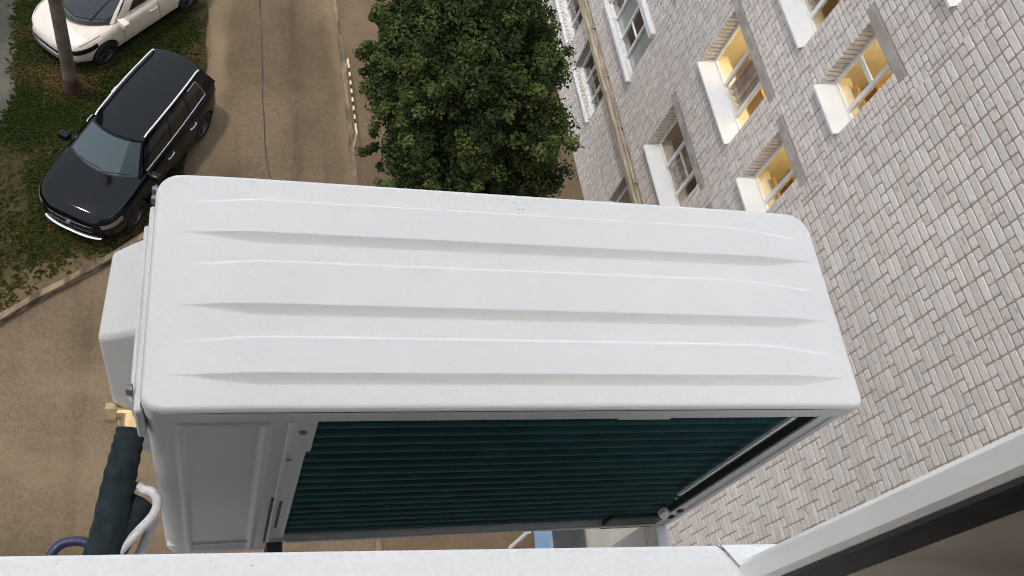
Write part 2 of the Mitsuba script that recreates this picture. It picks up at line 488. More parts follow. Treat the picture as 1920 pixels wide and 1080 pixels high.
# ---------------------------------------------------------------- brick wing with the windows
WD = 9.40
MW = rz(WYAW) @ tr(WD, 0, 0)               # x into the wall, y along it, z above ground
zc = lambda z: round((z + G) * 10) / 10    # level below the lens -> height, on a course
ROWS = [zc(-14.6), zc(-11.9), zc(-9.3), zc(-6.6), zc(-3.9)]
BELT = G - 15.5
wins = []                                   # (t0, t1, z0, z1, type)
for r_, z0 in enumerate(ROWS):
    zz = z0 + (1.3 if r_ == 0 else 1.3)
    wins.append((7.67, 8.66, z0, zz, 'two'))
    wins.append((9.43, 11.44, z0, zz, 'three'))
    if r_ < 3: wins.append((13.28, 15.6, z0, zz, 'shutter'))
ground_wins = [(9.6, 11.42, G - 16.9, G - 15.9), (13.87, 15.64, G - 16.9, G - 15.9), (16.4, 18.3, G - 16.9, G - 15.9)]
open_up = [(w[0], w[1], w[2] - (.1 if w[4] != 'shutter' else 0), w[3]) for w in wins]
T0, T1, ZT = 3.0, 24.0, 15.9
add('brick_wing__wall', wall_sheet(.008, T0, T1, BELT, ZT, open_up, .30), 'mat_mortar', M=MW)
add('brick_wing__back', [box(.33, .35, T0, 6.9, 0, ZT), box(.02, 6, T0, T1, ZT, ZT + .2)], 'mat_mortar', M=MW)
B = lay(T0 + 2.0, T1, BELT + .03, ZT, open_up + [(w[0] - .2, w[1] + .2, w[3], w[3] + (.2 if w[4] != 'shutter' else .0)) for w in wins],
        8.02 - .05, BELT + .03, 3)
brickwork('brick_wing__wall', B, MW, (8.2, G - 8.6, 1.0), 5)
tag('brick_wing', 'pale white-brick building wing with lit windows and white sills, farther back at the top', 'building')
add('brick_wing__plinth', wall_sheet(-.02, T0, T1, -.1, BELT - .18, ground_wins, .30), 'mat_mortar', M=MW)
labels['brick_wing__plinth'] = {'label': 'shaded brick ground floor below the belt course'}
B = lay(6.0, T1, .0, BELT - .20, [(a - .05, b + .05, c, d + .04) for a, b, c, d in ground_wins], 8.0, .02, 17)
brickwork('brick_wing__plinth', B, MW @ tr(-.028, 0, 0), (11, 1, 1), 9, most=0)
pr = [(-.16, BELT - .17), (-.15, BELT - .05), (-.05, BELT), (.03, BELT), (.03, BELT - .2), (-.13, BELT - .2)]
bl = trimesh.creation.extrude_polygon(sg.Polygon(pr), T1 - T0, engine='earcut')
bl.apply_transform(np.array([[1, 0, 0, 0], [0, 0, 1, T0], [0, 1, 0, 0], [0, 0, 0, 1.0]]))
bl.invert()
add('brick_wing__belt_course', bl, 'mat_belt', M=MW)
labels['brick_wing__belt_course'] = {'label': 'ochre stained belt course along the wall'}
add('brick_wing__gas_pipe', tube(np.c_[np.full(40, -.075), np.linspace(T0, T1, 40), BELT + .035 + .006 * np.sin(np.linspace(0, 30, 40))], .024, 10), 'mat_belt', smooth=40, M=MW)
for t in np.arange(9.4, T1, 1.55):
    add('brick_wing__pipe_clip', box(-.11, .02, t, t + .03, BELT + .005, BELT + .075), 'mat_mortar', M=MW)

LITE = {('two', 1): 1, ('two', 2): 1, ('three', 1): 1, ('two', 3): 1, ('three', 0): .22, ('three', 2): .25}


def window(t0, t1, z0, z1, kind, lit, row, d=.25):
    f, key = .06, None
    parts = [box(d, d + .06, t0, t0 + f, z0, z1, .006), box(d, d + .06, t1 - f, t1, z0, z1, .006), box(d, d + .06, t0 + f, t1 - f, z0, z0 + f, .006), box(d, d + .06, t0 + f, t1 - f, z1 - f, z1, .006)]
    key = add('brick_wing__window', parts, 'mat_window_white', M=MW)
    # sloping white sheet sill with a turned-down front edge and end upstands
    so, si = z0 - .085, z0 + .03
    X = [(-.075, so - .035), (-.075, so), (d + .004, si)]
    s0, s1 = t0 + .004, t1 - .004
    up = grid(np.array([[(x, s0, z) for x, z in X], [(x, s1, z) for x, z in X]]))
    dn = grid(np.array([[(x + .006, s1, z - .006) for x, z in X], [(x + .006, s0, z - .006) for x, z in X]]))
    add(key + '__sill', [up, dn, box(d - .002, d + .01, s0 + .02, s1 - .02, si - .12, si + .012)], 'mat_white_sheet', M=MW)
    w = t1 - t0
    if kind == 'two': mull = [.38]
    elif kind == 'three': mull = [.28, .66]
    else: mull = [.30, .62]
    for m in mull:
        tm = t0 + w * m
        add(key + '__mullion', box(d - .004, d + .056, tm - .045, tm + .045, z0 + f - .002, z1 - f + .002, .006), 'mat_window_white', M=MW)
    if kind == 'two' and row == 2:
        add(key + '__transom', box(d + .004, d + .05, t0 + w * .38 + .046, t1 - f, z0 + .62, z0 + .70, .006), 'mat_window_white', M=MW)
    if kind == 'three' and row == 0:
        add(key + '__transom', box(d + .004, d + .05, t0 + w * .28 + .046, t0 + w * .66 - .046, z0 + .66, z0 + .70, .006), 'mat_window_white', M=MW)
    edges = [t0 + f] + [t0 + w * m for m in mull] + [t1 - f]
    for a, b in zip(edges[:-1], edges[1:]):
        add(key + '__pane', grid(np.array([[(d + .03, a - .004, z0 + f - .004), (d + .03, a - .004, z1 - f + .004)], [(d + .03, b + .004, z0 + f - .004), (d + .03, b + .004, z1 - f + .004)]])), 'mat_pane', M=MW)
    # the room behind
    R = box(d + .062, d + 2.6, t0 - .5, t1 + .5, z0 - .85, z1 + .35)
    R.invert()
    fc = R.triangles_center[:, 0] < d + .07
    R.update_faces(~fc)
    front = sg.box(t0 - .5, z0 - .85, t1 + .5, z1 + .35).difference(sg.box(t0, z0, t1, z1))
    v, fa = trimesh.creation.triangulate_polygon(front, engine='earcut')
    R = trimesh.util.concatenate([R, trimesh.Trimesh(np.c_[np.full(len(v), d + .0625), v], fa, process=False), box(d + .07, d + .36, t0 - .1, t1 + .1, z0 - .03, z0 + .01)])
    rm = add('brick_wing__room', R, 'mat_room' if lit > .23 else 'mat_room_plain', M=MW)
    if lit:
        lm = grid(np.array([[(d + .75, t0 + .1, z1 + .30), (d + .75, t1 - .1, z1 + .30)], [(d + 1.0, t0 + .1, z1 + .30), (d + 1.0, t1 - .1, z1 + .30)]]))
        c = MW[:3, :3] @ lm.face_normals[0]
        if c[2] > 0: lm.invert()
        add(rm + '__lamp', lm, 'mat_white_plastic', M=MW, emitter={'type': 'area', 'radiance': rgb(np.array([1, .80, .45]) * 7.5 * lit)})
        # furniture in the lit rooms
        add(rm + '__cupboard', [box(d + 1.9, d + 2.5, t0 - .3, t0 + .5, z0 - .84, z0 + .9, .01), box(d + .95, d + 1.6, t0 + w * .35, t1 + .3, z0 - .15, z0 - .1, .01), box(d + 1.0, d + 1.5, t1 + .1, t1 + .26, z0 - .84, z0 - .16)], 'mat_wood', M=MW)
        if kind == 'three':
            ct = np.linspace(t0 + w * .30, t0 + w * .66, 60)
            cx = d + .16 + .03 * np.sin(ct * 38) + .012 * np.sin(ct * 91)
            add(rm + '__curtain', grid(np.stack([np.c_[cx, ct, np.full(60, z0 + .03)], np.c_[cx, ct, np.full(60, z1 + .2)]], 1)), 'mat_curtain', smooth=60, M=MW)
        else:
            add(rm + '__plank', [box(d + .3, d + .36, t0 + w * .1, t0 + w * .9, z0 + .05, z0 + .12, .01)], 'mat_wood', M=MW)
    return key


n_lab = {}
for w in wins:
    r_ = ROWS.index(w[2])
    if w[4] == 'shutter': continue
    k = window(*w[:4], w[4], LITE.get((w[4], r_), 0), r_)
    add('brick_wing__lintel', box(.004, .12, w[0] - .19, w[1] + .19, w[3] + .004, w[3] + .196, .004), 'mat_lintel', M=MW)
    n_lab[(w[4], r_)] = k
labels[n_lab[('two', 2)]] = {'label': 'narrow window glowing orange, with a glazing bar'}
labels[n_lab[('three', 1)]] = {'label': 'wide three-light window lit yellow'}

# shutter windows of the third column, set near the face
for w in [x for x in wins if x[4] == 'shutter' and ROWS.index(x[2]) < 2]:
    t0, t1, z0, z1 = w[:4]; d = .05; f = .05
    key = add('brick_wing__window', [box(d, d + .06, t0, t0 + f, z0, z1, .005), box(d, d + .06, t1 - f, t1, z0, z1, .005), box(d, d + .06, t0 + f, t1 - f, z0, z0 + f, .005), box(d, d + .06, t0 + f, t1 - f, z1 - f, z1, .005)], 'mat_window_white', M=MW)
    labels[key] = {'label': 'white framed window with pale blinds and a shutter box'}
    add(key + '__sill', box(-.10, d - .002, t0 - .1, t1 + .1, z0 - .06, z0 + .012, .006), 'mat_white_sheet', M=MW)
    add(key + '__shutter_box', box(-.10, d + .06, t0 - .02, t1 + .05, z1 + .004, z1 + .17, .012), 'mat_white_sheet', M=MW)
    e = [t0 + f, t0 + .60, t0 + 1.16, t0 + 1.75, t1 - f]
    for m in e[1:-1]:
        add(key + '__mullion', box(d - .006, d + .05, m - .035, m + .035, z0 + f - .002, z1 - f + .002, .005), 'mat_window_white', M=MW)
    for i, (a, b) in enumerate(zip(e[:-1], e[1:])):
        P = grid(np.array([[(d + .03, a, z0 + f - .003), (d + .03, a, z1 - f + .003)], [(d + .03, b, z0 + f - .003), (d + .03, b, z1 - f + .003)]]))
        add(key + '__pane', P, 'mat_pane', M=MW)
        if i % 2 == 0:
            add(key + '__blind', P, 'mat_blind', M=MW @ tr(.035, 0, 0))
        else:
            add(key + '__transom', box(d + .004, d + .045, a + .03, b - .03, z0 + .62, z0 + .65), 'mat_window_white', M=MW)
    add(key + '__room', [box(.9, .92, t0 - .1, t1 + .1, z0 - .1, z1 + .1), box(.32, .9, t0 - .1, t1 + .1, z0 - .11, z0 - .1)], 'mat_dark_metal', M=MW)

for (t0, t1, z0, z1) in ground_wins:
    d = .14; f = .05
    key = add('brick_wing__window', [box(d, d + .06, t0, t0 + f, z0, z1, .005), box(d, d + .06, t1 - f, t1, z0, z1, .005), box(d, d + .06, t0 + f, t1 - f, z0, z0 + f, .005), box(d, d + .06, t0 + f, t1 - f, z1 - f, z1, .005)], 'mat_window_white', M=MW)
    X = [(-.10, z0 - .08), (-.10, z0 - .05), (d + .004, z0 + .03)]
    add(key + '__sill', grid(np.array([[(x, t0 - .02, z) for x, z in X], [(x, t1 + .02, z) for x, z in X]])), 'mat_white_sheet', M=MW)
    w = t1 - t0
    for m in (.32, .68):
        add(key + '__mullion', box(d - .004, d + .05, t0 + w * m - .03, t0 + w * m + .03, z0 + f - .002, z1 - f + .002, .005), 'mat_window_white', M=MW)
    add(key + '__pane', grid(np.array([[(d + .03, t0 + f, z0 + f), (d + .03, t0 + f, z1 - f)], [(d + .03, t1 - f, z0 + f), (d + .03, t1 - f, z1 - f)]])), 'mat_pane', M=MW)
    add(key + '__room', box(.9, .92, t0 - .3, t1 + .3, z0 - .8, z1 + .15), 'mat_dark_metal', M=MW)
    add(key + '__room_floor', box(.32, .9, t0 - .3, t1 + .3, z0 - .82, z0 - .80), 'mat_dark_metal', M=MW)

# ---------------------------------------------------------------- nearer brick block
ND, NT = 7.07, 5.42
MN = rz(WYAW) @ tr(ND, 0, 0)
NZ = G - 14.15
NZB = G - 7.571 - .05 - 20 * .4             # a header course starts here
NZB = NZB + math.ceil((NZ - NZB) / .1) * .1
hph = round((G - 7.571 - .05 - NZB) / .1) % 4
zph = NZB + (hph - 4) * .1
B = lay(.55, NT, NZB, 16.2, [], 5.06, zph, 11)
add('brick_block__wall', [box(.008, .3, .3, NT - .012, NZB - .01, 16.2)], 'mat_mortar', M=MN)
brickwork('brick_block__wall', B, MN, (4.15, G - 6.9, .75), 6)
add('brick_block__plinth', box(-.02, .3, .3, NT, -.1, NZB - .012, .004), 'mat_cream', M=MN)
labels['brick_block__plinth'] = {'label': 'smooth cream lower wall'}
tag('brick_block', 'projecting pale white-brick wall of big blocks nearest the air conditioner', 'building')

# ---------------------------------------------------------------- our own building: wall, sill, jamb
SZ = G - .853
add('apartment_building__wall', [box(-6, -1.0, .02, .165, 0, 24), box(1.6, 7.0, .02, .165, 0, 24), box(-1.0, 1.6, .02, .165, 0, SZ - .03), box(-1.0, 1.6, .02, .165, SZ + 1.75, 24)], 'mat_plaster')
Rm = box(-1.6, 2.4, -3.2, .018, SZ - .85, SZ + 1.95); Rm.invert()
fc = Rm.triangles_center[:, 1] > 0
Rm.update_faces(~fc)
add('apartment_building__room', Rm, 'mat_room_pale')


def sill_piece(x0, x1, y1, seam=0):
    X = [(.0, .012), (y1 - .004, .0005), (y1, -.003), (y1 + .001, -.035)]
    P = np.array([[(x0, y, SZ + z) for y, z in X], [(x1 + seam * (y1 - y) * .8, y, SZ + z) for y, z in X]])
    m = grid(P)
    return m


add('apartment_building__window_sill', sill_piece(-1.25, .4815, .199, 1), 'mat_white_sheet', smooth=35)
# the second sheet laps over the first along a slanting seam
X = [(.0, .0135), (.195, .002), (.1995, -.0015), (.2005, -.034)]
P = np.array([[(.4825 + (.199 - y) * .80, y, SZ + z) for y, z in X], [(1.7, y, SZ + z) for y, z in X]])
add('apartment_building__window_sill', grid(P), 'mat_white_sheet', smooth=35)
add('apartment_building__sill_seam', ribbon(np.array([(.4815 + (.199 - y) * .80, y) for y in np.linspace(.1985, .02, 10)]), .0013, 0), 'mat_seam', M=tr(0, 0, SZ + .0045))
add('apartment_building__window_jamb', box(.5, .56, .154, .1822, SZ - .005, SZ + 1.75, .005), 'mat_white_plastic')
labels['apartment_building__window_jamb'] = {'label': 'white plastic window jamb crossing the lower right corner'}
add('apartment_building__gasket', box(.5035, .5615, .148, .1535, SZ, SZ + 1.75, .001), 'mat_gasket')
add('apartment_building__window_pane', box(.562, 1.55, .150, .158, SZ, SZ + 1.75), 'mat_tinted_pane')
tag('apartment_building', 'building the picture is taken from, with white window sill and jamb in front', 'building')


# ---------------------------------------------------------------- air conditioner
MA = rz(AYAW) @ tr(0, 0, G - .8351)        # u along the wall, v away from it, h up, 0 = top face
U0, U1, V0, V1 = -.0735, .7065, .3238, .5885
SK = .029


def cover():
    rad = {(0, 0): .020, (1, 0): .013, (0, 1): .026, (1, 1): .030}
    e = np.concatenate([[0], np.cumsum(np.r_[np.full(14, .0012), np.full(440, (V1 - V0 - .0336) / 440), np.full(14, .0012)])])
    vs = V0 + e
    def inset(v, su):
        r0, r1 = rad[(su, 0)], rad[(su, 1)]
        o = np.zeros_like(v)
        a = v < V0 + r0; o[a] = r0 - np.sqrt(np.maximum(r0 ** 2 - (V0 + r0 - v[a]) ** 2, 0))
        b = v > V1 - r1; o[b] = r1 - np.sqrt(np.maximum(r1 ** 2 - (v[b] - V1 + r1) ** 2, 0))
        return o
    ul, ur = U0 + inset(vs, 0), U1 - inset(vs, 1)
    s = np.concatenate([np.linspace(0, .02, 16), np.linspace(.02, .12, 40)[1:], np.linspace(.12, .88, 60)[1:], np.linspace(.88, .98, 40)[1:], np.linspace(.98, 1, 16)[1:]])
    Ug = ul[:, None] + (ur - ul)[:, None] * s[None]
    Vg = np.repeat(vs[:, None], len(s), 1)
    # distance to the outline
    ol = np.vstack([np.c_[ul, vs], np.c_[ur, vs][::-1]])
    poly = sg.Polygon(ol)
    D = shapely.distance(poly.exterior, shapely.points(Ug, Vg))
    R = .0062
    H = -(R - np.sqrt(np.maximum(R * R - np.maximum(R - D, 0) ** 2, 0)))
    H += .0022 * sst(.0, .10, np.minimum(Ug - U0, U1 - Ug))
    for va, vb in ((.5115, .5590), (.4290, .4850), (.3550, .4005)):
        env = sst(-.056, .035, Ug) * sst(.696, .615, Ug)
        far = vb - .002 - .005 * (1 - sst(-.055, .05, Ug)) - .009 * (1 - sst(.692, .56, Ug))
        near = va + .005
        up = sst(far + .0030, far - .0018, Vg)
        dn = np.clip((Vg - (near - .0102 * env - .0006)) / (.0102 * env + .0006), 0, 1) ** 1.25
        H += .0054 * env ** 1.0 * np.minimum(up, dn)
    top = grid(np.stack([Ug, Vg, H], -1))
    # skirt
    loop = np.vstack([np.c_[ul, vs], np.c_[ur, vs][::-1]])
    hl = np.concatenate([H[:, 0], H[::-1, -1]])
    loop = np.vstack([loop, loop[:1]]); hl = np.r_[hl, hl[:1]]
    sk = grid(np.stack([np.c_[loop, hl], np.c_[loop, np.full(len(loop), -SK)], np.c_[loop * .999 + .001 * np.array([(U0 + U1) / 2, (V0 + V1) / 2]), np.full(len(loop), -SK - .0005)]], 0))
    bt = trimesh.Trimesh(*[x for x in (lambda v, f: (np.c_[v, np.full(len(v), -SK)], f[:, ::-1]))(*trimesh.creation.triangulate_polygon(poly.buffer(-.0005).simplify(.0002), engine='earcut'))], process=False)
    m = trimesh.util.concatenate([top, sk]); m.merge_vertices(digits_vertex=6)
    return m, bt


cv, bt = cover()
if cv.face_normals[cv.triangles_center[:, 2] > .001].mean(0)[2] < 0: cv.invert()
add('air_conditioner__top_cover', cv, 'mat_white_enamel', smooth=50, M=MA)
add('air_conditioner__cover_underside', bt, 'mat_white_enamel', M=MA)
ar = [(0, .0115), (-.0105, .0020), (-.0045, .0020), (-.0045, -.0075), (.0045, -.0075), (.0045, .0020), (.0105, .0020)]
add('air_conditioner__arrow_mark', prism([(x, y) for x, y in ar], .0, .0018), 'mat_white_enamel', M=MA @ tr(.318, .5735, .0015) @ rz(.05))
labels['air_conditioner__arrow_mark'] = {'label': 'small raised arrow moulded in the cover'}
add('air_conditioner__skirt_tab', box(.409, .471, V0 - .0004, V0 + .002, -.0325, -.0240, .0003), 'mat_white_enamel', M=MA)
HB = -.565


def corner_panel():
    r = .022; a, b = U0 + .0012, V0 + .004
    path = [(.0625, b)]
    path += [(u, b) for u in np.linspace(.060, a + r, 60)]
    path += [(a + r - r * math.sin(t), b + r - r * math.cos(t)) for t in np.linspace(.1, np.pi / 2, 10)]
    path += [(a, v) for v in np.linspace(b + r, V1 - .03, 24)[1:]]
    path = np.array(path); tn = np.gradient(path, axis=0); tn /= np.linalg.norm(tn, axis=1, keepdims=True)
    nr = np.c_[tn[:, 1], -tn[:, 0]]
    nr = -nr if (nr[5] @ [0, -1]) < 0 else nr
    h = np.concatenate([np.linspace(-SK + .004, -.075, 40), np.linspace(-.075, HB, 60)[1:]])
    Hh = np.repeat(h[None], len(path), 0)
    u = np.where(path[:, 1] < b + .002, path[:, 0], 9)[:, None]
    def ring(i):
        q0, q1, t0, t1 = -.043 + i, .0455 - i, -.040 - i, -.555 + i
        return sst(q0 - .002, q0 + .002, u) * sst(q1 + .002, q1 - .002, u) * sst(t0 + .002, t0 - .002, Hh) * sst(t1 - .002, t1 + .002, Hh)
    off = .0022 * ring(0) - .0058 * ring(.007)
    # hand recess on the rounded side
    vside = np.where(path[:, 1] > b + .002, path[:, 1], -9)[:, None]
    off = off - .003 * sst(b + .05, b + .058, vside) * sst(.44, .425, vside) * sst(-.16, -.19, Hh) * sst(-.30, -.26, Hh)
    P = np.stack([path[:, None, 0] + nr[:, None, 0] * off, path[:, None, 1] + nr[:, None, 1] * off, Hh], -1)
    return grid(P)


add('air_conditioner__corner_panel', corner_panel(), 'mat_white_enamel', smooth=60, M=MA)
labels['air_conditioner__corner_panel'] = {'label': 'grey-looking embossed corner panel beside the fins'}
# bracket strip between the panel and the fins
add('air_conditioner__coil_bracket', [box(.0625, .0665, .3225, .332, -.500, -.030, .001), box(.0665, .0855, .3262, .3300, -.495, -.118, .001), box(.0620, .0895, .3238, .3295, -.120, -.0295, .0012), box(.0640, .0725, .3228, .3255, -.30, -.150, .001)], 'mat_white_enamel', M=MA)
add('air_conditioner__bracket_slot', [box(.0590, .0622, .3255, .3272, -.515, -.30), box(.0700, .0730, .3240, .3258, -.43, -.31)], 'mat_dark_metal', M=MA)
sc = lathe([(0, .0), (.0042, .0), (.0042, -.0012), (.0030, -.0026), (0, -.003)], 14)
sc.apply_transform(trimesh.transformations.rotation_matrix(-np.pi / 2, (1, 0, 0)))
add('air_conditioner__screw', sc, 'mat_screw', smooth=30, M=MA @ tr(.0768, .3238, -.058))

# finned coil: stacked rows of fins between dark end plates
CU0, CU1 = .086, .655
add('air_conditioner__coil', box(CU0, CU1, .3388, .36, -.512, -.028), 'mat_coil', M=MA)
hh = -.030
k = 0
while hh > -.508:
    a = np.linspace(0, np.pi, 7)
    pr = [(.3395, hh)] + [(.3380 - .0055 * math.sin(t), hh - .0121 + .0121 * math.cos(t)) for t in a] + [(.3395, hh - .0242)]
    p2 = np.array(pr)
    n = 2
    us = np.linspace(CU0, CU1, n)
    P = np.stack([np.c_[np.full(len(p2), uu), p2 + [0, 0]] for uu in us], 0)
    add('air_conditioner__coil__fin_row', grid(P), 'mat_coil', smooth=50, M=MA)
    hh -= .0266; k += 1
# guard strip, dark gap and right corner post
add('air_conditioner__guard_strip', [box(.6285, .6325, .3255, .3275, -.345, -.031)] + [box(.6275, .6335, .3235, .3256, h0, h0 + .0080) for h0 in np.arange(-.343, -.035, .0095)], 'mat_galv', M=MA)
add('air_conditioner__end_plate', [box(.636, .668, .336, .350, -.50, -.029), box(.664, .669, .327, .345, -.50, -.029)], 'mat_dark_metal', M=MA)
for h0 in (-.045, -.40):
    s2 = sc.copy(); s2.apply_scale(.55)
    add('air_conditioner__screw', s2, 'mat_galv', smooth=30, M=MA @ tr(.655, .3352, h0))
rp = [(.669, .3275), (.6745, .3275), (.6765, .3305), (.690, .3305), (.692, .3280), (.7005, .3280), (.7025, .3310), (.7025, .56), (.699, .56), (.699, .336), (.672, .336), (.672, .345), (.669, .345)]
add('air_conditioner__right_panel', prism(rp, -.535, -.028), 'mat_white_enamel', M=MA)
add('air_conditioner__foot_plate', [box(.58, .672, .3262, .336, -.535, -.475, .002)], 'mat_dark_metal', M=MA)
dk = lathe([(0, .004), (.0078, .004), (.0086, .002), (.0086, -.004), (0, -.004)], 24)
dk.apply_transform(trimesh.transformations.rotation_matrix(np.pi / 2 - .55, (1, 0, 0)))
add('air_conditioner__plug', dk, 'mat_grey_plastic', smooth=30, M=MA @ tr(.649, .3225, -.437))
labels['air_conditioner__plug'] = {'label': 'round grey plug beside the fins'}
for h0 in (-.452, -.486):
    hd = lathe([(0, .0), (.0055, .0), (.0055, -.002), (0, -.002)], 18)
    hd.apply_transform(trimesh.transformations.rotation_matrix(-np.pi / 2, (1, 0, 0)) @ np.diag([1, 1, 1, 1.0]))
    add('air_conditioner__hole', hd, 'mat_black_trim', M=MA @ tr(.684, .3290, h0))
add('air_conditioner__base_pan', [box(.09, .668, V0 + .001, V0 + .004, -.5225, -.5165, .001), box(U0 + .006, .70, V0 + .004, V1 - .01, -.5225, -.5185)], 'mat_white_enamel', M=MA)
add('air_conditioner__front_panel', box(U0 + .006, U1 - .006, V1 - .012, V1 - .006, -.522, -.027, .002), 'mat_white_enamel', M=MA)
# left side: mounting flange and valve cover
add('air_conditioner__valve_flange', [box(-.0790, -.0715, .3300, .556, -.085, -.016, .002), box(-.0845, -.0791, .346, .541, -.075, -.030, .002)], 'mat_white_enamel', M=MA)
vc = np.array([(-.078, .540, -.068), (-.078, .425, -.042), (-.078, .402, -.32), (-.078, .555, -.32), (-.117, .547, -.112), (-.1195, .440, -.088), (-.111, .408, -.30), (-.116, .556, -.32)])
hull = manifold3d.Manifold.batch_hull([manifold3d.Manifold.sphere(.009, 24).translate((float(p[0]) + (.004 if p[0] < -.1 else 0), float(p[1]), float(p[2]))) for p in vc])
mm = hull.to_mesh()
add('air_conditioner__valve_cover', trimesh.Trimesh(mm.vert_properties[:, :3], mm.tri_verts, process=False), 'mat_white_enamel', smooth=40, M=MA)
for v0 in (.5775, .566, .353):
    s3 = lathe([(0, .006), (.0045, .005), (.0062, .001), (.0062, 0), (0, 0)], 14)
    s3.apply_transform(trimesh.transformations.rotation_matrix(-np.pi / 2, (0, 1, 0)))
    add('air_conditioner__screw', s3, 'mat_screw', smooth=30, M=MA @ tr(-.0735 if v0 > .4 else -.0815, v0, -.020))
# brass valves
hexa = lambda r, l: trimesh.creation.cylinder(radius=r, height=l, sections=6)
R_u = trimesh.transformations.rotation_matrix(np.pi / 2, (0, 1, 0))
R_v = trimesh.transformations.rotation_matrix(np.pi / 2, (1, 0, 0))
b1 = hexa(.0115, .012); b1.apply_transform(tr(-.120, .406, -.215) @ R_u)
b2 = trimesh.creation.cylinder(radius=.0078, height=.045, sections=18); b2.apply_transform(tr(-.097, .406, -.215) @ R_u)
b3 = hexa(.0125, .022); b3.apply_transform(tr(-.098, .392, -.217) @ R_v)
b4 = hexa(.010, .018); b4.apply_transform(tr(-.094, .428, -.205) @ R_u)
add('air_conditioner__brass_valve', [b1, b2, b3], 'mat_brass', M=MA)
add('air_conditioner__brass_valve', [b4], 'mat_brass', M=MA)
tag('air_conditioner', 'white outdoor air conditioner unit with ribbed top cover and dark teal fins', 'air conditioner')

# insulated pipes, cables, wall brackets
wob = lambda P, a, s: P + (np.stack([meshkit.noise(P * 45 + 9 * i, s) for i in range(3)], -1) - .5) * a
p1 = wob(spline([(-.0985, .388, -.218), (-.1015, .366, -.222), (-.108, .33, -.235), (-.116, .28, -.252), (-.132, .22, -.285), (-.15, .14, -.33)], 14), .0012, 1)
add('insulated_pipe', tube(p1, np.linspace(.0150, .0215, len(p1)) + .0006 * np.sin(np.arange(len(p1)) * 1.1), 20), 'mat_foam', smooth=60, M=MA)
tag('insulated_pipe', 'thick black foam-sleeved pipe running from the brass valve to the wall', 'pipe')
p2 = wob(spline([(-.0810, .3185, -.2575), (-.0835, .315, -.258), (-.0895, .307, -.259), (-.105, .283, -.266), (-.118, .262, -.276), (-.14, .225, -.30)], 14), .0012, 2)
add('insulated_pipe', tube(p2, np.linspace(.0168, .019, len(p2)) * np.sqrt(np.clip(np.linspace(0.12, 6, len(p2)), 0, 1)), 20), 'mat_foam', smooth=60, M=MA)
tag('insulated_pipe_001', 'shorter black foam pipe end tucked behind the looping white cable', 'pipe')
c1 = spline([(-.088, .331, -.245), (-.0825, .322, -.231), (-.0715, .3168, -.226), (-.0660, .3065, -.230), (-.0705, .294, -.238), (-.0867, .2787, -.250), (-.104, .261, -.260), (-.125, .235, -.27)], 12)
add('white_cable', tube(c1, .0052, 14), 'mat_white_pvc', smooth=60, M=MA)
tag('white_cable', 'white cable looping over the black pipe end', 'cable')
c2 = spline([(-.070, .303, -.262), (-.0735, .292, -.27), (-.0845, .2677, -.29), (-.098, .24, -.31)], 12)
add('white_cable', tube(c2, .0052, 14), 'mat_white_pvc', smooth=60, M=MA)
tag('white_cable_001', 'straight white cable below the looping one', 'cable')
c3 = spline([(-.132, .285, -.352), (-.152, .2965, -.35), (-.1726, .2965, -.35), (-.1846, .2865, -.352), (-.195, .262, -.36), (-.20, .23, -.38)], 12)
add('dark_blue_cable', tube(c3, .0058, 12), 'mat_blue_cable', smooth=60, M=MA)
tag('dark_blue_cable', 'dark blue cable bending beside the black pipes', 'cable')
add('wall_bracket', [box(.678, .700, .166, .57, -.575, -.536, .002), box(.678, .682, .166, .34, -.72, -.577)], 'mat_white_sheet', M=MA)
tag('wall_bracket', 'white steel bracket arm under the end of the unit nearest the brick wall', 'bracket')
add('wall_bracket', [box(.066, .088, .166, .57, -.575, -.536, .002), box(.066, .070, .166, .34, -.72, -.577)], 'mat_dark_metal', M=MA)
tag('wall_bracket_001', 'dark bracket arm under the piped end of the unit', 'bracket')

# ---------------------------------------------------------------- basement canopy by the near block
add('basement_canopy__roof_sheet', box(5.62, 5.99, 3.4, 5.0, 1.35, 1.38, .004), 'mat_blue_sheet', M=None)
add('basement_canopy__side_sheet', [box(5.992, 6.66, 3.4, 5.0, 1.34, 1.37, .004)], 'mat_dark_sheet')
add('basement_canopy__post', [box(5.50, 5.56, 4.2, 4.28, .0, 1.40, .004)], 'mat_window_white')
add('basement_canopy__post', [box(5.50, 5.56, 3.42, 3.50, .0, 1.40, .004)], 'mat_window_white')
tag('basement_canopy', 'low blue and dark sheet canopy at the foot of the cream wall', 'canopy')


# ---------------------------------------------------------------- tree
def leafcloud(centers, radii, per, size, seed):
    r = np.random.default_rng(seed); n = len(centers) * per
    d = r.normal(size=(n, 3)); d /= np.linalg.norm(d, axis=1, keepdims=True)
    rad = np.repeat(radii, per) * (r.random(n) ** .55 + .35 * r.random(n) ** 3)
    c = np.repeat(centers, per, 0) + d * rad[:, None] * [1, 1, .72]
    nrm = d * .55 + r.normal(size=(n, 3)) * .5 + [0, 0, .75]; nrm /= np.linalg.norm(nrm, axis=1, keepdims=True)
    a = r.normal(size=(n, 3)); a -= nrm * (a * nrm).sum(1, keepdims=True); a /= np.linalg.norm(a, axis=1, keepdims=True)
    b = np.cross(nrm, a)
    s = size * (.6 + .8 * r.random(n))[:, None]
    fold = nrm * s * .16
    V = np.stack([c - a * s * .55, c - a * s * .05 + b * s * .42 + fold, c + a * s * .62, c - a * s * .05 - b * s * .42 + fold], 1).reshape(-1, 3)
    i = np.arange(n) * 4
    F = np.concatenate([np.stack([i, i + 2, i + 1], 1), np.stack([i, i + 3, i + 2], 1)])
    return V, F, n


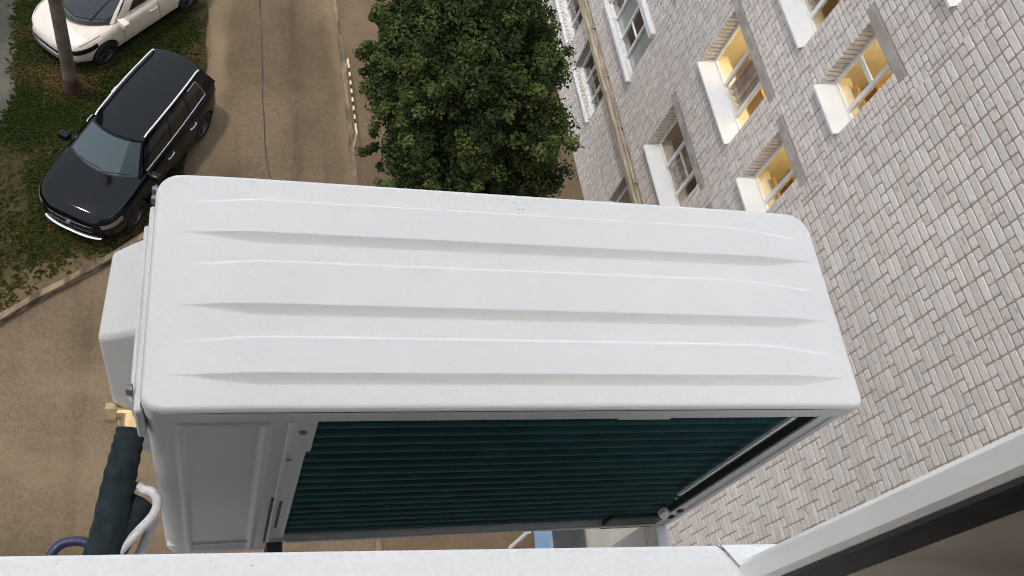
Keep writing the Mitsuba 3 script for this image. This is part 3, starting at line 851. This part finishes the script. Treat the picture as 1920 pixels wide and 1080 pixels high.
TC, TR_ = np.array([3.97, 11.75, 4.7]), np.array([1.80, 2.1, 3.0])
r = np.random.default_rng(21)
cs = []
while len(cs) < 1500:
    d = r.normal(size=3); d /= np.linalg.norm(d)
    lump = 1 + .42 * (meshkit.fbm((d * 2.2 + 5)[None], 3, 3)[0] - .5) * 2
    q = r.random() ** .33
    if q < .42: continue
    p = TC + d * TR_ * lump * q + [.92 * max(0, -d[1]) ** 1.3 - .45 * max(0, d[1]), 0, 0]
    if p[2] < 1.2 or p[0] < 2.72 - .5 * (p[1] - 10) + .55 * (r.random() - .6): continue
    if p[0] > 5.98 - .35 * max(0, p[2] - 4.5) + .8 * (r.random() - .68): continue
    if p @ np.array([math.cos(WYAW), math.sin(WYAW), 0]) > WD - .35: continue
    cs.append(p)
cs = np.array(cs)
sprig = np.array([TC + d * TR_ * (1.02 + .16 * r.random()) for d in (lambda v: v / np.linalg.norm(v, axis=1, keepdims=True))(r.normal(size=(260, 3)))])
sprig = sprig[(sprig[:, 0] < 6.0 - .35 * np.maximum(0, sprig[:, 2] - 4.5)) & (sprig[:, 2] > 1.5) & (sprig @ np.array([math.cos(WYAW), math.sin(WYAW), 0]) < WD - .25)]
bough = []
for k in range(70):
    d = r.normal(size=3); d /= np.linalg.norm(d)
    d[2] = abs(d[2]) * .8 if r.random() < .7 else d[2]
    for e in np.arange(.95, 1.10 + .22 * r.random(), .05):
        bough.append(TC + d * TR_ * e + [.92 * max(0, -d[1]) ** 1.3 - .45 * max(0, d[1]), 0, 0] + r.normal(size=3) * .05)
bough = np.array(bough)
bough = bough[(bough[:, 0] < 6.0 - .35 * np.maximum(0, bough[:, 2] - 4.5)) & (bough[:, 2] > 1.5) & (bough @ np.array([math.cos(WYAW), math.sin(WYAW), 0]) < WD - .25)]
sprig = np.vstack([sprig, bough])
lo = (sprig[:, 2] < 5.2) * .35
sprig = sprig[(sprig[:, 0] > 2.35 + lo - .5 * (sprig[:, 1] - 10) + .4 * r.random(len(sprig))) & (sprig[:, 0] < 6.05 - .35 * np.maximum(0, sprig[:, 2] - 4.5) - .5 * r.random(len(sprig)))]
allc = np.vstack([cs, sprig])
rr = np.r_[.13 + .16 * r.random(len(cs)), .08 + .09 * r.random(len(sprig))]
V, F, n = leafcloud(allc, rr, 74, .062, 4)
ctone = np.clip(r.random(len(allc)) * .75 + .25 * meshkit.noise(allc * 1.3, 4), 0, 1)
lx = np.clip(np.repeat(ctone, 74) + (r.random(n) - .5) * .35, 0, 1); ly = np.clip(np.repeat(r.random(len(allc)) ** 1.0, 74) * .5 + r.random(n) * .55, 0, 1)
scene['deciduous_tree__crown'] = mikit.ply((V, F), 'mat_leaf', uv=np.repeat(np.c_[lx, ly], 4, 0))
tk = spline([(4.0, 12.1, 0), (4.02, 12.05, 1.2), (3.96, 11.95, 2.6), (4.05, 11.8, 4.4), (4.02, 11.75, 6.6)], 8)
add('deciduous_tree__trunk', tube(tk, np.linspace(.17, .04, len(tk)), 12), 'mat_bark', smooth=50)
for i in range(16):
    z = 1.6 + 4.2 * i / 16; a = i * 2.4; b = tk[min(len(tk) - 1, int(z / 6.6 * len(tk)))]
    L = 1.3 + .8 * math.sin(i)
    e = b + np.array([math.cos(a) * L, math.sin(a) * L, .9])
    add('deciduous_tree__limb', tube(spline([b, (b + e) / 2 + [0, 0, -.1], e], 6), np.linspace(.05, .012, 13), 8), 'mat_bark', smooth=50)
tag('deciduous_tree', 'dense dark green leafy tree between the road and the brick wing', 'tree')

# ---------------------------------------------------------------- pole and striped rail
pz = np.linspace(0, 8.5, 12)
add('utility_pole__shaft', tube(np.c_[np.full(12, -4.07), np.full(12, 14.69), pz], np.linspace(.145, .115, 12), 18), 'mat_concrete', smooth=50)
add('utility_pole__base', tube([(-4.07, 14.69, .05), (-4.07, 14.69, .5), (-4.07, 14.69, .55)], [.165, .16, .15], 18), 'mat_rust', smooth=40)
tag('utility_pole', 'brown-grey concrete utility pole rising in front of the cream car', 'pole')

ra, rb = np.array([2.105, 16.35, .55]), np.array([2.33, 13.98, .55])
path = spline([ra * [1, 1, 0], ra * [1, 1, .85], ra + [0, -.06, 0], ra + (rb - ra) * .08], 8)
add('barrier_rail__post', tube(path, .024, 12), 'mat_stripe_pale', smooth=50)
path = spline([rb * [1, 1, 0], rb * [1, 1, .85], rb + [0, .06, 0], rb + (ra - rb) * .08], 8)
add('barrier_rail__post', tube(path, .024, 12), 'mat_stripe_pale', smooth=50)
cuts = np.linspace(.08, .92, 16)
for i, (a, b) in enumerate(zip(cuts[:-1], cuts[1:])):
    add('barrier_rail__stripe', tube([ra + (rb - ra) * a, ra + (rb - ra) * b], .0245, 12), 'mat_stripe_black' if i % 2 else 'mat_stripe_pale', smooth=50)
tag('barrier_rail', 'low bent tube rail with black and pale yellow stripes beside the road', 'barrier')


# ---------------------------------------------------------------- cars
def car(key, pos, heading, P, z0):
    M = tr(pos[0], pos[1], z0) @ rz(heading)
    L2, W = P['len'] / 2, P['wid'] / 2
    N = 64
    xs = np.sign(np.linspace(-1, 1, N)) * (1 - (1 - np.abs(np.linspace(-1, 1, N))) ** 1.7) * L2 * .9995
    wf = lambda x: W * np.maximum(1 - np.abs(x / L2) ** P['pw'], 0) ** .36
    ztop = np.interp(xs, P['tx'], P['tz'])
    zbot = .24 + .10 * np.abs(xs / L2) ** 6
    rows = []
    for x, zt, zb in zip(xs, ztop, zbot):
        w = max(wf(x), .04)
        cr = .035 if x > 0 else .02
        half = [(0, zb), (.6 * w, zb), (.93 * w, zb + .01), (.985 * w, zb + .07), (w, .46), (w * .997, .60), (w * .985, min(.72, zt - .2)), (w * .965, zt - .12), (w * .93, zt - .055), (w * .86, zt - .015), (w * .75, zt + .3 * cr), (w * .4, zt + .85 * cr), (0, zt + cr)]
        full = half + [(-y, z) for y, z in half[-2:0:-1]]
        rows.append([(x, y, z) for y, z in full] + [(x, *full[0])])
    G_ = np.array(rows)[:, :-1]
    n, m = G_.shape[:2]
    V = G_.reshape(-1, 3); F = []
    for i in range(n - 1):
        for k in range(m):
            a, b = i * m + k, i * m + (k + 1) % m
            F += [[a, a + m, b + m], [a, b + m, b]]
    V = np.vstack([V, G_[0].mean(0), G_[-1].mean(0)])
    for k in range(m):
        F.append([len(V) - 2, k, (k + 1) % m]); F.append([len(V) - 1, (n - 1) * m + (k + 1) % m, (n - 1) * m + k])
    tm = trimesh.Trimesh(V, F, process=False)
    if tm.volume < 0: tm.invert()
    mf = manifold3d.Manifold(manifold3d.Mesh(np.asarray(tm.vertices, np.float32), np.asarray(tm.faces, np.uint32)))
    for wx in P['wheels']:
        for s in (1, -1):
            c = manifold3d.Manifold.cylinder(.6, P['wr'] + .05, P['wr'] + .05, 40).rotate((90, 0, 0)).translate((wx, s * (W - .05) + .3, P['wr']))
            mf = mf - c
    me = mf.to_mesh()
    body = trimesh.Trimesh(me.vert_properties[:, :3], me.tri_verts, process=False)
    add(key + '__body', body, P['paint'], smooth=35, M=M)
    # greenhouse surfaces
    B = P['belt']; wsb, wst, rst, rsb = P['ws_base'], P['ws_top'], P['rear_top'], P['rear_base']
    yb, yt, zr = P['yb'], P['yt'], P['roof']
    bowb, bowt = P['bow']
    def ws(u, v):
        x = (wsb - bowb * u * u) * (1 - v) + (wst - bowt * u * u) * v + .05 * v * (1 - v)
        return np.stack([x, u * (yb * (1 - v) + yt * v), B - .02 + (zr - .025 * u * u - B + .02) * v + .03 * v * (1 - v)], -1)
    def rw(u, v):
        x = (rsb + .12 * u * u) * (1 - v) + (rst + .10 * u * u) * v
        return np.stack([x, -u * (yb * .96 * (1 - v) + yt * .97 * v), B - .02 + (zr - .06 - .02 * u * u - B + .02) * v + .03 * v * (1 - v)], -1)
    def side(a, v, s):
        f0, f1 = np.array([wsb - bowb, yb, B - .02]), np.array([wst - bowt, yt, zr - .025])
        r0, r1 = np.array([rsb + .12, yb * .96, B - .02]), np.array([rst + .10, yt * .97, zr - .08])
        p = (f0 * (1 - v)[..., None] + f1 * v[..., None]) * (1 - a)[..., None] + (r0 * (1 - v)[..., None] + r1 * v[..., None]) * a[..., None]
        p[..., 1] += .035 * np.sin(np.pi * np.clip(v, 0, 1)) + .03 * np.sin(np.pi * np.clip(a, 0, 1))
        p[..., 2] += .02 * np.sin(np.pi * a) * v
        p[..., 1] *= s
        return p
    def patch(fn, a0, a1, v0, v1, off=0., n=20, m=10, r_=0.0):
        A, Vv = np.meshgrid(np.linspace(a0, a1, n), np.linspace(v0, v1, m), indexing='ij')
        p = fn(A, Vv)
        e = 1e-3
        nn = np.cross(fn(A + e, Vv) - p, fn(A, Vv + e) - p); nn /= np.linalg.norm(nn, axis=-1, keepdims=True)
        ctr = np.array([(wsb + rsb) / 2, 0, B])
        nn *= np.sign(((p - ctr) * nn).sum(-1))[..., None]
        return grid(p + nn * off)
    sg_ = [lambda a, v, s=s: side(a, v, s) for s in (1, -1)]
    uu = np.linspace(-1, 1, 21)
    fr, bk = ws(uu, np.ones(21)), rw(-uu, np.ones(21))
    roof = []
    for i, t in enumerate(np.linspace(0, 1, 24)):
        p = fr * (1 - t) + bk * t
        p[:, 2] += (.028 * (1 - uu ** 2) + .05 * math.sin(math.pi * t))
        edge = sg_[0](np.array([t]), np.array([1.0]))[0]
        p[:, 1] *= abs(edge[1]) / max(abs(p[0, 1]), 1e-6)
        p[:, 2] += (edge[2] - p[0, 2])
        roof.append(p)
    add(key + '__roof', [grid(np.array(roof))], P['paint'], smooth=60, M=M)
    add(key + '__cabin', [patch(ws, -1, 1, 0, 1), patch(rw, -1, 1, 0, 1), patch(sg_[0], 0, 1, 0, 1), patch(sg_[1], 0, 1, 0, 1)], P['paint'], smooth=50, M=M)
    add(key + '__windshield', patch(ws, -.93, .93, .08, .95, .006), P.get('wsm', 'mat_car_glass'), smooth=60, M=M)
    add(key + '__cowl', patch(ws, -.93, .93, -.02, .075, .008), 'mat_black_trim', smooth=60, M=M)
    add(key + '__rear_window', patch(rw, -.84, .84, .30, .92, .006), 'mat_side_glass', smooth=60, M=M)
    for s in (0, 1):
        for a0, a1 in P['sidewin']:
            add(key + '__side_window', patch(sg_[s], a0, a1, .16, .88, .006), 'mat_side_glass', smooth=60, M=M)
        if P.get('chrome'):
            a = np.linspace(.05, P['sidewin'][-1][1] + .01, 30)
            q = sg_[s](a, np.full(30, .12)); q[:, 1] *= 1.012
            b = sg_[s](np.full(6, P['sidewin'][-1][1] + .01), np.linspace(.12, .9, 6)); b[:, 1] *= 1.012
            c_ = sg_[s](np.linspace(P['sidewin'][-1][1], P['sidewin'][-1][1] - .14, 6), np.full(6, .92)); c_[:, 1] *= 1.012
            add(key + '__window_trim', [tube(q, .012, 8), tube(np.vstack([b, c_]), .009, 8)], 'mat_chrome', smooth=50, M=M)
            t = np.linspace(.03, .97, 26)
            e = sg_[s](t, np.full(26, 1.0)); e[:, 1] *= .965
            e[:, 2] += .055 * sst(0, .07, t) * sst(1, .93, t) + .012
            add(key + '__roof_rail', tube(e, .021, 10), 'mat_satin', smooth=50, M=M)
        sd = (1, -1)[s]
        mr = P['mirror']
        h_ = manifold3d.Manifold.batch_hull([manifold3d.Manifold.sphere(.045, 14).translate((mr[0] + dx, sd * (mr[1] + dy), mr[2] + dz)) for dx in (-.03, .05) for dy in (.0, .15) for dz in (0, .07)]).to_mesh()
        add(key + '__mirror', [trimesh.Trimesh(h_.vert_properties[:, :3], h_.tri_verts, process=False), box(mr[0] - .03, mr[0] + .03, min(sd * (mr[1] - .12), sd * mr[1]), max(sd * (mr[1] - .12), sd * mr[1]), mr[2] - .02, mr[2] + .02)], P.get('mirror_mat', P['paint']), smooth=50, M=M)
        for dx in P['handles']:
            zz = np.interp(dx, P['tx'], P['tz']) - .17
            y_ = sd * (wf(dx) * .985 + .022)
            add(key + '__door_handle', tube(spline([(dx - .11, y_ - sd * .03, zz), (dx - .08, y_, zz), (dx + .08, y_, zz), (dx + .11, y_ - sd * .03, zz)], 5), .014, 8), 'mat_chrome' if P.get('chrome') else P['paint'], smooth=50, M=M)
        # headlights and tail lights wrapped on the body
        for nm, (xa, xb, za, zb_, mt) in P['lights'].items():
            X, Zz = np.meshgrid(np.linspace(xa, xb, 14), np.linspace(0, 1, 7), indexing='ij')
            tt = (X - xa) / (xb - xa)
            zlo = za[0] + (za[1] - za[0]) * tt; zhi = zb_[0] + (zb_[1] - zb_[0]) * tt
            z_ = zlo + (zhi - zlo) * Zz
            zt = np.interp(X, P['tx'], P['tz'])
            wv = np.maximum(wf(X), .04)
            prof = np.interp((z_ - zt), [-.4, -.2, -.12, -.055, -.015, .0], [1.0, .99, .965, .93, .86, .75])
            Y = sd * (wv * prof + .010)
            q = np.stack([X + .008 * np.sign(xa), Y, z_ + .004], -1)
            add(key + '__' + nm, grid(q), mt, smooth=60, M=M)
    # doors' shut lines
    for dx in P['doors']:
        for sd in (1, -1):
            zt = np.interp(dx, P['tx'], P['tz']); w = wf(dx)
            add(key + '__shut_line', tube([(dx, sd * (w * y + .001), z) for y, z in ((.99, .36), (1.0, .48), (.998, .60), (.986, zt - .24), (.967, zt - .12), (.935, zt - .055))], .005, 6), 'mat_black_trim', M=M)
    for sd in (1, -1):
        xx = np.linspace(wsb - .18, L2 - .28, 14)
        zz = np.interp(xx, P['tx'], P['tz'])
        add(key + '__bonnet_gap', tube(np.c_[xx, sd * wf(xx) * .87, zz - .012], .006, 6), 'mat_black_trim', M=M)
    # grille, bumper parts
    def front(y, z, off):
        x = np.zeros_like(y)
        for i, (a, b) in enumerate(zip(np.abs(y), z)):
            xs_ = np.linspace(.6 * L2, L2 * .9995, 600)
            f = np.interp(b, [.25, .33, .46, .60, .75, .9], [.93, .985, 1, .997, .985, .95])
            k = np.nonzero(wf(xs_) * f >= a)[0]
            top = np.nonzero(np.interp(xs_, P['tx'], P['tz']) + .02 >= b)[0]
            x[i] = min(xs_[k[-1]], xs_[top[-1]] if len(top) else L2) if len(k) else .6 * L2
        return np.c_[x + off, y, z]
    yy = np.linspace(-P['grw'], P['grw'], 15)
    gz = P['grz']
    q = np.stack([front(yy, np.full(15, z), .008) for z in np.linspace(gz[0], gz[1], 5)], 1)
    add(key + '__grille', grid(q), 'mat_black_trim', smooth=60, M=M)
    yy = np.linspace(-P['lpw'], P['lpw'], 25)
    q = np.stack([front(yy, np.full(25, P['lpz'] + dz), o) for dz, o in ((-.03, .0), (-.02, .03), (.02, .034), (.035, .0))], 1)
    add(key + '__bumper_strip', grid(q), P['lpm'], smooth=40, M=M)
    if P.get('chrome'):
        for z in np.linspace(gz[0] + .04, gz[1] - .04, 2):
            yy = np.linspace(-P['grw'] * .9, P['grw'] * .9, 15)
            add(key + '__grille__bar', tube(front(yy, np.full(15, z), .014), .010, 8), 'mat_rim', smooth=50, M=M)
        cx = front(np.array([0.0]), np.array([(gz[0] + gz[1]) / 2 + .06]), .022)[0]
        th = np.linspace(0, 2 * np.pi, 25)
        em = [tube(np.c_[np.full(25, 0), .05 * np.cos(th), .05 * np.sin(th)], .007, 6, caps=False)]
        for k in range(3):
            a = np.pi / 2 + k * 2 * np.pi / 3
            em.append(tube([(0, 0, 0), (0, .05 * math.cos(a), .05 * math.sin(a))], [.011, .003], 6))
        add(key + '__grille__emblem', em, 'mat_chrome', M=M @ tr(*cx) @ trimesh.transformations.rotation_matrix(-.5, (0, 1, 0)))
    # wheels
    for wx in P['wheels']:
        for sd in (1, -1):
            R_ = P['wr']
            ty = lathe([(R_ * .66, -.10), (R_ * .93, -.105), (R_, -.075), (R_, .075), (R_ * .93, .105), (R_ * .66, .10)], 36)
            rot = trimesh.transformations.rotation_matrix(-np.pi / 2 * sd, (1, 0, 0))
            Mw = M @ tr(wx, sd * (W - .115), R_) @ rot
            wk = add(key + '__wheel', ty, 'mat_tyre', smooth=40, M=Mw)
            rim = [lathe([(.03, .05), (R_ * .2, .06), (R_ * .22, .03), (R_ * .60, .02), (R_ * .655, .085), (R_ * .70, .09), (R_ * .70, -.09), (R_ * .6, -.09)], 36)]
            for k in range(5):
                sp = box(R_ * .1, R_ * .64, -.028, .028, .035, .075, .01); sp.apply_transform(rz(k * 2 * np.pi / 5 + .3)); rim.append(sp)
            add(wk + '__rim', rim, P['rim'], smooth=35, M=Mw)
    # wipers
    for u0, u1 in ((-.62, .05), (.08, .78)):
        t = np.linspace(0, 1, 10)
        q = ws(u0 + (u1 - u0) * t, .085 + .05 * np.sin(t * np.pi * .6)); q[:, 2] += .016
        add(key + '__wiper', tube(q, .010, 6), 'mat_black_trim', smooth=40, M=M)


SUV = dict(len=4.74, wid=1.90, pw=9, paint='mat_black_paint', rim='mat_rim',
           tx=[-2.37, -2.25, -1.9, -1.0, .7, 1.15, 1.9, 2.2, 2.33, 2.37], tz=[.86, 1.0, 1.08, 1.08, 1.06, 1.06, .99, .93, .84, .72],
           wheels=(1.43, -1.36), wr=.36, belt=1.07, ws_base=1.30, ws_top=.60, rear_top=-2.02, rear_base=-2.28, yb=.81, yt=.565, roof=1.60, bow=(.30, .16),
           sidewin=((.06, .34), (.36, .62), (.64, .84)), chrome=True, mirror=(.80, .95, 1.06), handles=(.05, -.88), doors=(.78, -.28, -1.18),
           lights={'headlight': (1.86, 2.26, (.80, .70), (.90, .82), 'mat_lamp_glass'), 'tail_light': (-2.30, -2.02, (.80, .84), (.98, 1.0), 'mat_tail_red')},
           grw=.52, grz=(.52, .78), lpw=.62, lpz=.33, lpm='mat_chrome')
HS = math.atan2(-4.36, -1.97)
car('parked_suv', (-2.55, 12.96), HS, SUV, .06)
tag('parked_suv', 'black glossy estate suv with silver roof rails parked half on the verge', 'car')
HATCH = dict(wsm='mat_dark_glass', len=4.40, wid=1.80, pw=7, paint='mat_cream_paint', rim='mat_rim',
             tx=[-2.2, -2.1, -1.8, -1.0, .6, 1.0, 1.7, 2.0, 2.14, 2.2], tz=[.80, .95, 1.0, .97, .93, .92, .83, .75, .66, .56],
             wheels=(1.36, -1.28), wr=.325, belt=.95, ws_base=1.58, ws_top=.52, rear_top=-1.55, rear_base=-2.0, yb=.77, yt=.58, roof=1.42, bow=(.60, .20),
             sidewin=((.13, .42), (.45, .72)), mirror=(.86, .90, .98), handles=(-.10, -1.05), doors=(.82, -.30, -1.2),
             lights={'headlight': (1.55, 2.10, (.66, .54), (.76, .66), 'mat_side_glass'), 'tail_light': (-2.15, -1.9, (.70, .72), (.86, .88), 'mat_tail_red')},
             grw=.45, grz=(.44, .52), lpw=.70, lpz=.30, lpm='mat_black_trim')
HH = math.atan2(-2.05, -1.60)
car('cream_hatchback', (-3.28, 17.26), HH, HATCH, .09)
tag('cream_hatchback', 'cream white hatchback with dark windshield standing behind the pole', 'car')
